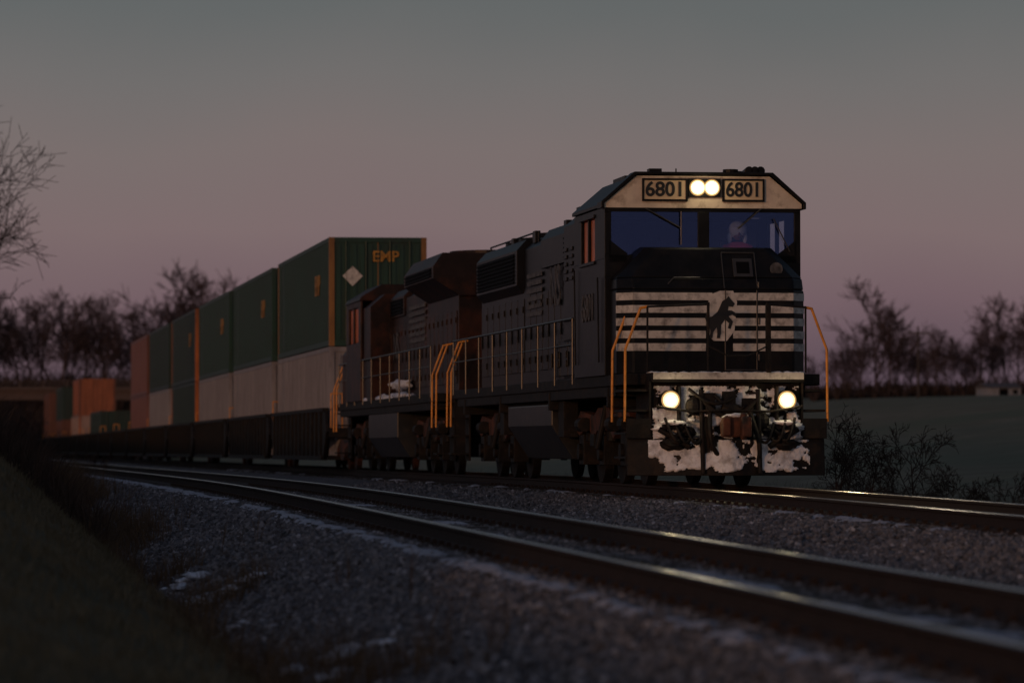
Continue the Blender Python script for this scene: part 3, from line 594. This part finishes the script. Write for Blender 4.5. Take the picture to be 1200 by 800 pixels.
# ---------------------------------------------------------------- overpass
CON=mat('weathered_concrete',(.09,.072,.07),.9,var=.3,scale=1,bump=.3)
br=empty('road_overpass_bridge'); zb=g(425)+6.6; x_,y_=F2W(11.76,425); br.location=(x_,y_,zb); br.rotation_euler=(0,0,TH*.3)
b=MB(); b.box(-60,60,-4,4,0,.25); 
for y in (-3.6,-1.2,1.2,3.6): b.box(-60,60,y-.15,y+.15,-.9,0)
b.obj('deck_and_girders',mat('bridge_steel',(.07,.045,.04),.7),br)
b=MB(); b.box(-60,60,-4.1,-3.95,.25,.45); b.box(-60,60,3.95,4.1,.25,.45)
x=-60
while x<60: b.box(x,x+.12,-4.08,-3.98,.45,1.05); x+=2.4
b.box(-60,60,-4.06,-4.0,1.0,1.1); b.box(-60,60,-4.06,-4.0,.7,.78); b.obj('parapet',CON,br)
b=MB()
for xx in (-16,10):
    for y in (-2.8,0,2.8): b.cyl((xx,y,-10),(xx,y,-1.2),.45)
    b.box(xx-.55,xx+.55,-3.8,3.8,-1.3,-.9)
b.obj('piers',CON,br)
# ---------------------------------------------------------------- vegetation
BARK=mat('bark',(.05,.04,.036),.9,var=.3); TWIG=mat('bare_twigs',(.08,.06,.064),.9,var=.3,spec=.1); BRUSHM=mat('dark_thicket',(.045,.034,.032),.95,var=.3,spec=.05)
def tree_arr(seed,H=11,n1=11,n2=6,n3=5,n4=3,rmin=.02,spread=1.0):
    R=random.Random(seed); V=[];Fc=[]
    def seg(a,b,r0,r1):
        d=(b-a).normalized(); x=d.orthogonal().normalized(); y=d.cross(x); o=len(V)
        for p,r in ((a,r0),(b,r1)):
            for t in (0,2.094,4.189): V.append(tuple(p+(x*math.cos(t)+y*math.sin(t))*r))
        for i in range(3): Fc.append((o+i,o+(i+1)%3,o+3+(i+1)%3,o+3+i))
    def rnd(): return Vector((R.gauss(0,1),R.gauss(0,1),R.gauss(0,1))).normalized()
    def branch(p,d,Ln,r,lv):
        ns=4 if lv<2 else (2 if lv<3 else 1); P=[p]; 
        for i in range(ns):
            d=(d+rnd()*.16+Vector((0,0,.06 if lv else .02))).normalized(); q=P[-1]+d*(Ln/ns)
            seg(P[-1],q,max(rmin,r*(1-.8*i/ns)),max(rmin*.7,r*(1-.8*(i+1)/ns))); P.append(q)
        cnt=[n1,n2,n3,n4,0][lv]
        for k in range(cnt):
            t=(.22+.78*(k+R.random())/cnt) if lv==0 else (.2+.8*R.random()); f=t*ns; i=min(ns-1,int(f)); q=P[i].lerp(P[i+1],f-i)
            dd=(P[i+1]-P[i]).normalized(); side=rnd(); side=(side-dd*side.dot(dd)).normalized()
            ang=R.uniform(.5,.95)*spread*(1-.25*(t if lv==0 else 0)); nd=(dd*math.cos(ang)+side*math.sin(ang)).normalized()
            branch(q,nd,Ln*(R.uniform(.42,.6)*(1.15-.55*t) if lv==0 else R.uniform(.4,.62)),r*.45*(1.1-.4*t),lv+1)
    branch(Vector((0,0,-.3)),Vector((0,0,1)),H*.92,H*.018,0)
    return np.array(V),np.array(Fc)
va=[tree_arr(i,10,11,7,6,0,rmin=.032) for i in range(5)]
def merge(items):
    Vs=[];Fs=[];o=0
    for (V,Fc),x,y,z,s,sz,a in items:
        c,sn_=math.cos(a),math.sin(a); X=V[:,0]*c-V[:,1]*sn_; Y=V[:,0]*sn_+V[:,1]*c
        Vs.append(np.stack([X*s+x,Y*s+y,V[:,2]*sz+z],1)); Fs.append(Fc+o); o+=len(V)
    return np.concatenate(Vs),np.concatenate(Fs)
def W2F(x,y): return (x*CT+y*ST,-x*ST+y*CT)
def zat(x,y): u,w=W2F(x,y); return gz(u,w)
def pxy(px,Y): return (px-600)/4800*Y
R=random.Random(3); items=[]
def tl(px,Y,h,i=None,wd=1.0):
    x=pxy(px,Y); items.append((va[R.randrange(5)],x,Y,zat(x,Y)-.2,h/10*wd,h/10,R.uniform(0,6)))
for px,h in [(-60,12),(-25,11),(0,12),(12,10),(22,12.5),(35,10),(45,11),(62,12),(74,11),(85,13),(98,11),(108,12.5),(118,12),(128,10),(135,10),(-90,12),(150,7),(165,6.5),(185,10),(196,11),(204,12.5),(212,15),(220,13),(228,14.5),(240,13.5),(255,9)]: tl(px,R.uniform(530,570),h,wd=1.15)
for k in range(14): tl(R.uniform(255,960),R.uniform(450,520),R.uniform(4,6),wd=1.3)
for px,h in [(975,4.5),(992,5.5),(1012,7),(1022,8),(1030,10.5),(1042,8),(1060,5.5),(1085,5),(1100,6),(1118,5.5),(1135,5.5),(1150,5.5),(1168,7.5),(1182,9.5),(1196,9),(1215,9),(1240,8),(1130,4.5),(1075,4.5),(1005,5),(1050,6),(1095,4.5),(1160,6),(985,4.5),(1000,5),(1068,5.5),(1110,5.5),(1142,6)]: tl(px,R.uniform(410,460),h,wd=1.05)
for k in range(12): tl(R.choice([R.uniform(-400,-60),R.uniform(1220,1500)]),R.uniform(490,560),R.uniform(7,12),wd=1.2)
V,Fc=merge(items); npmesh('distant_treeline',V,Fc,[TWIG])
def stalks(name,P,H,r,m,lean=.25,fork=3):
    Vv=[];Ff=[]
    for (x,y,z),h in zip(P,H):
        for k in range(fork):
            a=random.uniform(0,6.28); lx=random.gauss(0,lean)*h; ly=random.gauss(0,lean)*h; hh=h*random.uniform(.5,1); o=len(Vv); ca,sa=math.cos(a)*r,math.sin(a)*r
            Vv+=[(x-ca,y-sa,z-.05),(x+ca,y+sa,z-.05),(x+lx*.4+ca*.7,y+ly*.4+sa*.7,z+hh*.6),(x+lx*.4-ca*.7,y+ly*.4-sa*.7,z+hh*.6),(x+lx+ca*.15,y+ly+sa*.15,z+hh),(x+lx-ca*.15,y+ly-sa*.15,z+hh)]
            Ff+=[(o,o+1,o+2,o+3),(o+3,o+2,o+4,o+5)]
    return npmesh(name,Vv,Ff,[m])
P_=[];H_=[]
for k in range(9000):
    px=random.uniform(-150,1350)
    if k%2: px=random.uniform(-120,280)
    Y=random.uniform(405,455) if px>950 else random.uniform(458,565); x=pxy(px,Y); u,w=W2F(x,Y)
    if 2<u<15.5 and w<452: continue
    P_.append((x,Y,gz(u,w))); H_.append(random.uniform(.6,2.4)*(1+.7*noise.noise((x*.1,Y*.05,0)))*(1.7 if px<260 else .9))
stalks('distant_underbrush',P_,H_,.13,BRUSHM,.4,4)
V,Fc=tree_arr(21,11.0,13,8,6,3,.013,1.15)
x,Y=pxy(-108,150),150; t=npmesh('bare_tree',V,Fc,[BARK]); t.location=(x,Y,zat(x,Y)); 
WEED=mat('dry_weeds',(.11,.078,.052),.9,var=.4,scale=3,spec=.1); GRS=mat('dormant_grass_blades',(.15,.13,.085),.9,var=.4,scale=1.5,spec=.1); BR=mat('brown_shrub',(.06,.042,.034),.9,var=.3,spec=.1)
P_=[];H_=[]
for k in range(70000):
    w=random.uniform(13,100); u=random.uniform(-2.0,2.75+.6*sm((w-70)/50))
    X,Y=F2W(u,w)
    if X/Y<-.17 : continue
    P_.append((X,Y,gz(u,w))); H_.append(random.uniform(.04,.12)*(1+.8*noise.noise((u*1.2,w*.6,0))))
stalks('grass',P_,H_,.004,GRS,.45,2)
P_=[];H_=[]
for k in range(5200):
    w=24+random.random()**1.3*130; u=random.gauss(2.75+.7*sm((w-60)/60),.33+.2*sm((w-60)/50))
    if noise.noise((u*.8,w*.22,7))<-.05 : continue
    if u>3.7+.5*sm((w-70)/40): continue
    X,Y=F2W(u,w); z=bz(u,w) if u>2.5 else gz(u,w); z=max(z,gz(u,w))
    P_.append((X,Y,z)); H_.append(random.uniform(.12,.5)*(1+.9*sm((w-45)/50)))
stalks('dry_weeds',P_,H_,.004,WEED,.3,5)
P_=[];H_=[]
for k in range(7000):
    w=random.uniform(55,130); u=random.uniform(-1,2.4+.012*(w-55))
    if noise.noise((u*.5,w*.12,3))<-.1: continue
    X,Y=F2W(u,w); P_.append((X,Y,gz(u,w))); H_.append(random.uniform(.3,1.0))
stalks('roadside_brush',P_,H_,.007,BR,.3,5)
P_=[];H_=[]
for k in range(11000):
    w=random.uniform(48,150); u=15.2+random.random()**1.6*12
    if noise.noise((u*.35,w*.1,3))<-.12: continue
    X,Y=F2W(u,w); P_.append((X,Y,gz(u,w))); H_.append(random.uniform(.25,.9)*(1.3 if u<19 else .6))
stalks('dry_weeds',P_,H_,.006,BR,.28,4)
for k,(px,Y,h) in enumerate([(990,74,2.1),(1015,72,1.9),(1040,80,1.7),(1075,76,2.0),(1110,85,1.4),(985,90,1.9),(1140,80,1.2),(1180,84,1.3),(25,95,1.4),(60,110,1.8),(110,135,1.6)]):
    V,Fc=tree_arr(50+k,h,8,6,4,2,.006,1.1); x=pxy(px,Y); o=npmesh('bare_shrub',V,Fc,[BR]); o.location=(x,Y,zat(x,Y))
def patch(u,w,r,sy=2):
    b=MB()
    for k in range(12): 
        uu=u+random.gauss(0,r*.5); ww=w+random.gauss(0,r*sy*.5); b.ball((uu,ww,max(bz(uu,ww) if uu>2.1 else -9,gz(uu,ww))+.03),r*random.uniform(.25,.5),1,sy,.3,n=14,k=8,nz=.9)
    o=b.obj('snow_patch',SNOWP,smooth=True); o.rotation_euler=(0,0,TH)
for u,w,r in ((3.0,29.6,.26),(2.8,28.2,.14),(2.95,41,.32),(2.8,44.5,.22),(2.6,36,.12)): patch(u,w,r)
for px,Y,h in ((1076,380,6.6),(1150,470,8)):
    b=MB(); b.cyl((0,0,-1),(0,0,h),.13,.09,n=8); b.box(-1.0,1.0,-.06,.06,h-.7,h-.55)
    for xx in (-.85,-.3,.3,.85): b.cyl((xx,0,h-.55),(xx,0,h-.4),.04,n=6)
    x=pxy(px,Y); o=b.obj('utility_pole',BARK); o.location=(x,Y,zat(x,Y))
sh=empty('white_shed'); x,Y=pxy(1170,392),392; sh.location=(x,Y,zat(x,Y)-.2); sh.rotation_euler=(0,0,.25)
b=MB(); b.box(-1.7,1.7,-1.5,1.5,-.2,1.05); b.obj('walls',mat('shed_siding',(.22,.23,.26),.7),sh)
b=MB(); b.pX([(-1.75,1.0),(1.75,1.0),(0,1.45)],-1.85,1.85); b.obj('roof',mat('shed_roof',(.08,.07,.075),.8),sh)
b=MB(); b.box(-.5,.4,-1.53,-1.5,.02,.9); b.box(.9,1.4,-1.53,-1.5,.4,.8); b.obj('door_and_window',GRL,sh)
# ---------------------------------------------------------------- world
W=bpy.data.worlds.new('World'); S.world=W; W.use_nodes=True; N=W.node_tree.nodes; L=W.node_tree.links; N.clear()
tc=N.new('ShaderNodeTexCoord'); sx=N.new('ShaderNodeSeparateXYZ'); L.new(tc.outputs['Generated'],sx.inputs[0])
hz=N.new('ShaderNodeTexNoise'); hz.inputs['Scale'].default_value=14; hz.inputs['Detail'].default_value=3; L.new(tc.outputs['Generated'],hz.inputs['Vector'])
hm=N.new('ShaderNodeMath'); hm.operation='MULTIPLY_ADD'; hm.inputs[1].default_value=.02; hm.inputs[2].default_value=-.01; L.new(hz.outputs['Fac'],hm.inputs[0])
ha=N.new('ShaderNodeMath'); ha.operation='ADD'; L.new(sx.outputs['Z'],ha.inputs[0]); L.new(hm.outputs[0],ha.inputs[1])
mp=N.new('ShaderNodeMapRange'); mp.inputs[1].default_value=0; mp.inputs[2].default_value=.5; L.new(ha.outputs[0],mp.inputs[0])
rp=N.new('ShaderNodeValToRGB'); e=rp.color_ramp.elements; e[0].position=0; e[0].color=(.088,.062,.085,1); e[1].position=1; e[1].color=(.038,.055,.088,1)
for p,c in ((.025,(.115,.078,.100)),(.055,(.165,.110,.128)),(.09,(.195,.142,.148)),(.13,(.185,.152,.152)),(.165,(.155,.148,.149)),(.2,(.120,.130,.134)),(.35,(.07,.086,.108))):
    x=e.new(p); x.color=(*c,1)
L.new(mp.outputs[0],rp.inputs[0])
SD=Vector((-.5,-.86,.08)).normalized()
dp=N.new('ShaderNodeVectorMath'); dp.operation='DOT_PRODUCT'; dp.inputs[1].default_value=SD; L.new(tc.outputs['Generated'],dp.inputs[0])
cl=N.new('ShaderNodeMath'); cl.operation='MAXIMUM'; cl.inputs[1].default_value=0; L.new(dp.outputs['Value'],cl.inputs[0])
pw=N.new('ShaderNodeMath'); pw.operation='POWER'; pw.inputs[1].default_value=5; L.new(cl.outputs[0],pw.inputs[0])
gl=N.new('ShaderNodeVectorMath'); gl.operation='SCALE'; gl.inputs[0].default_value=(.52,.38,.32); L.new(pw.outputs[0],gl.inputs['Scale'])
ad=N.new('ShaderNodeVectorMath'); ad.operation='ADD'; L.new(rp.outputs[0],ad.inputs[0]); L.new(gl.outputs[0],ad.inputs[1])
b1=N.new('ShaderNodeBackground'); L.new(ad.outputs[0],b1.inputs[0]); b1.inputs[1].default_value=1.0
sky=N.new('ShaderNodeTexSky'); sky.sky_type='NISHITA'; sky.sun_disc=False; sky.sun_elevation=math.radians(1.5); sky.sun_rotation=math.atan2(SD.x,SD.y)
b2=N.new('ShaderNodeBackground'); L.new(sky.outputs[0],b2.inputs[0]); b2.inputs[1].default_value=.004
ash=N.new('ShaderNodeAddShader'); L.new(b1.outputs[0],ash.inputs[0]); L.new(b2.outputs[0],ash.inputs[1]); o=N.new('ShaderNodeOutputWorld'); L.new(ash.outputs[0],o.inputs[0])
sl=bpy.data.lights.new('sun','SUN'); sl.energy=.5; sl.angle=math.radians(3); sl.color=(1,.46,.2); so=bpy.data.objects.new('sun',sl); S.collection.objects.link(so)
so.rotation_euler=SD.to_track_quat('Z','Y').to_euler()
# ---------------------------------------------------------------- camera
cd=bpy.data.cameras.new('camera'); cam=bpy.data.objects.new('camera',cd); S.collection.objects.link(cam); S.camera=cam
cd.lens=144; cd.sensor_width=36; cd.clip_end=9000; cam.location=(0,0,1.0); cam.rotation_euler=(math.pi/2+math.atan(88/4800),0,0)
cd.dof.use_dof=True; cd.dof.focus_distance=62.3; cd.dof.aperture_fstop=2.0
S.view_settings.view_transform='Standard'; S.view_settings.look='None'; S.view_settings.exposure=0
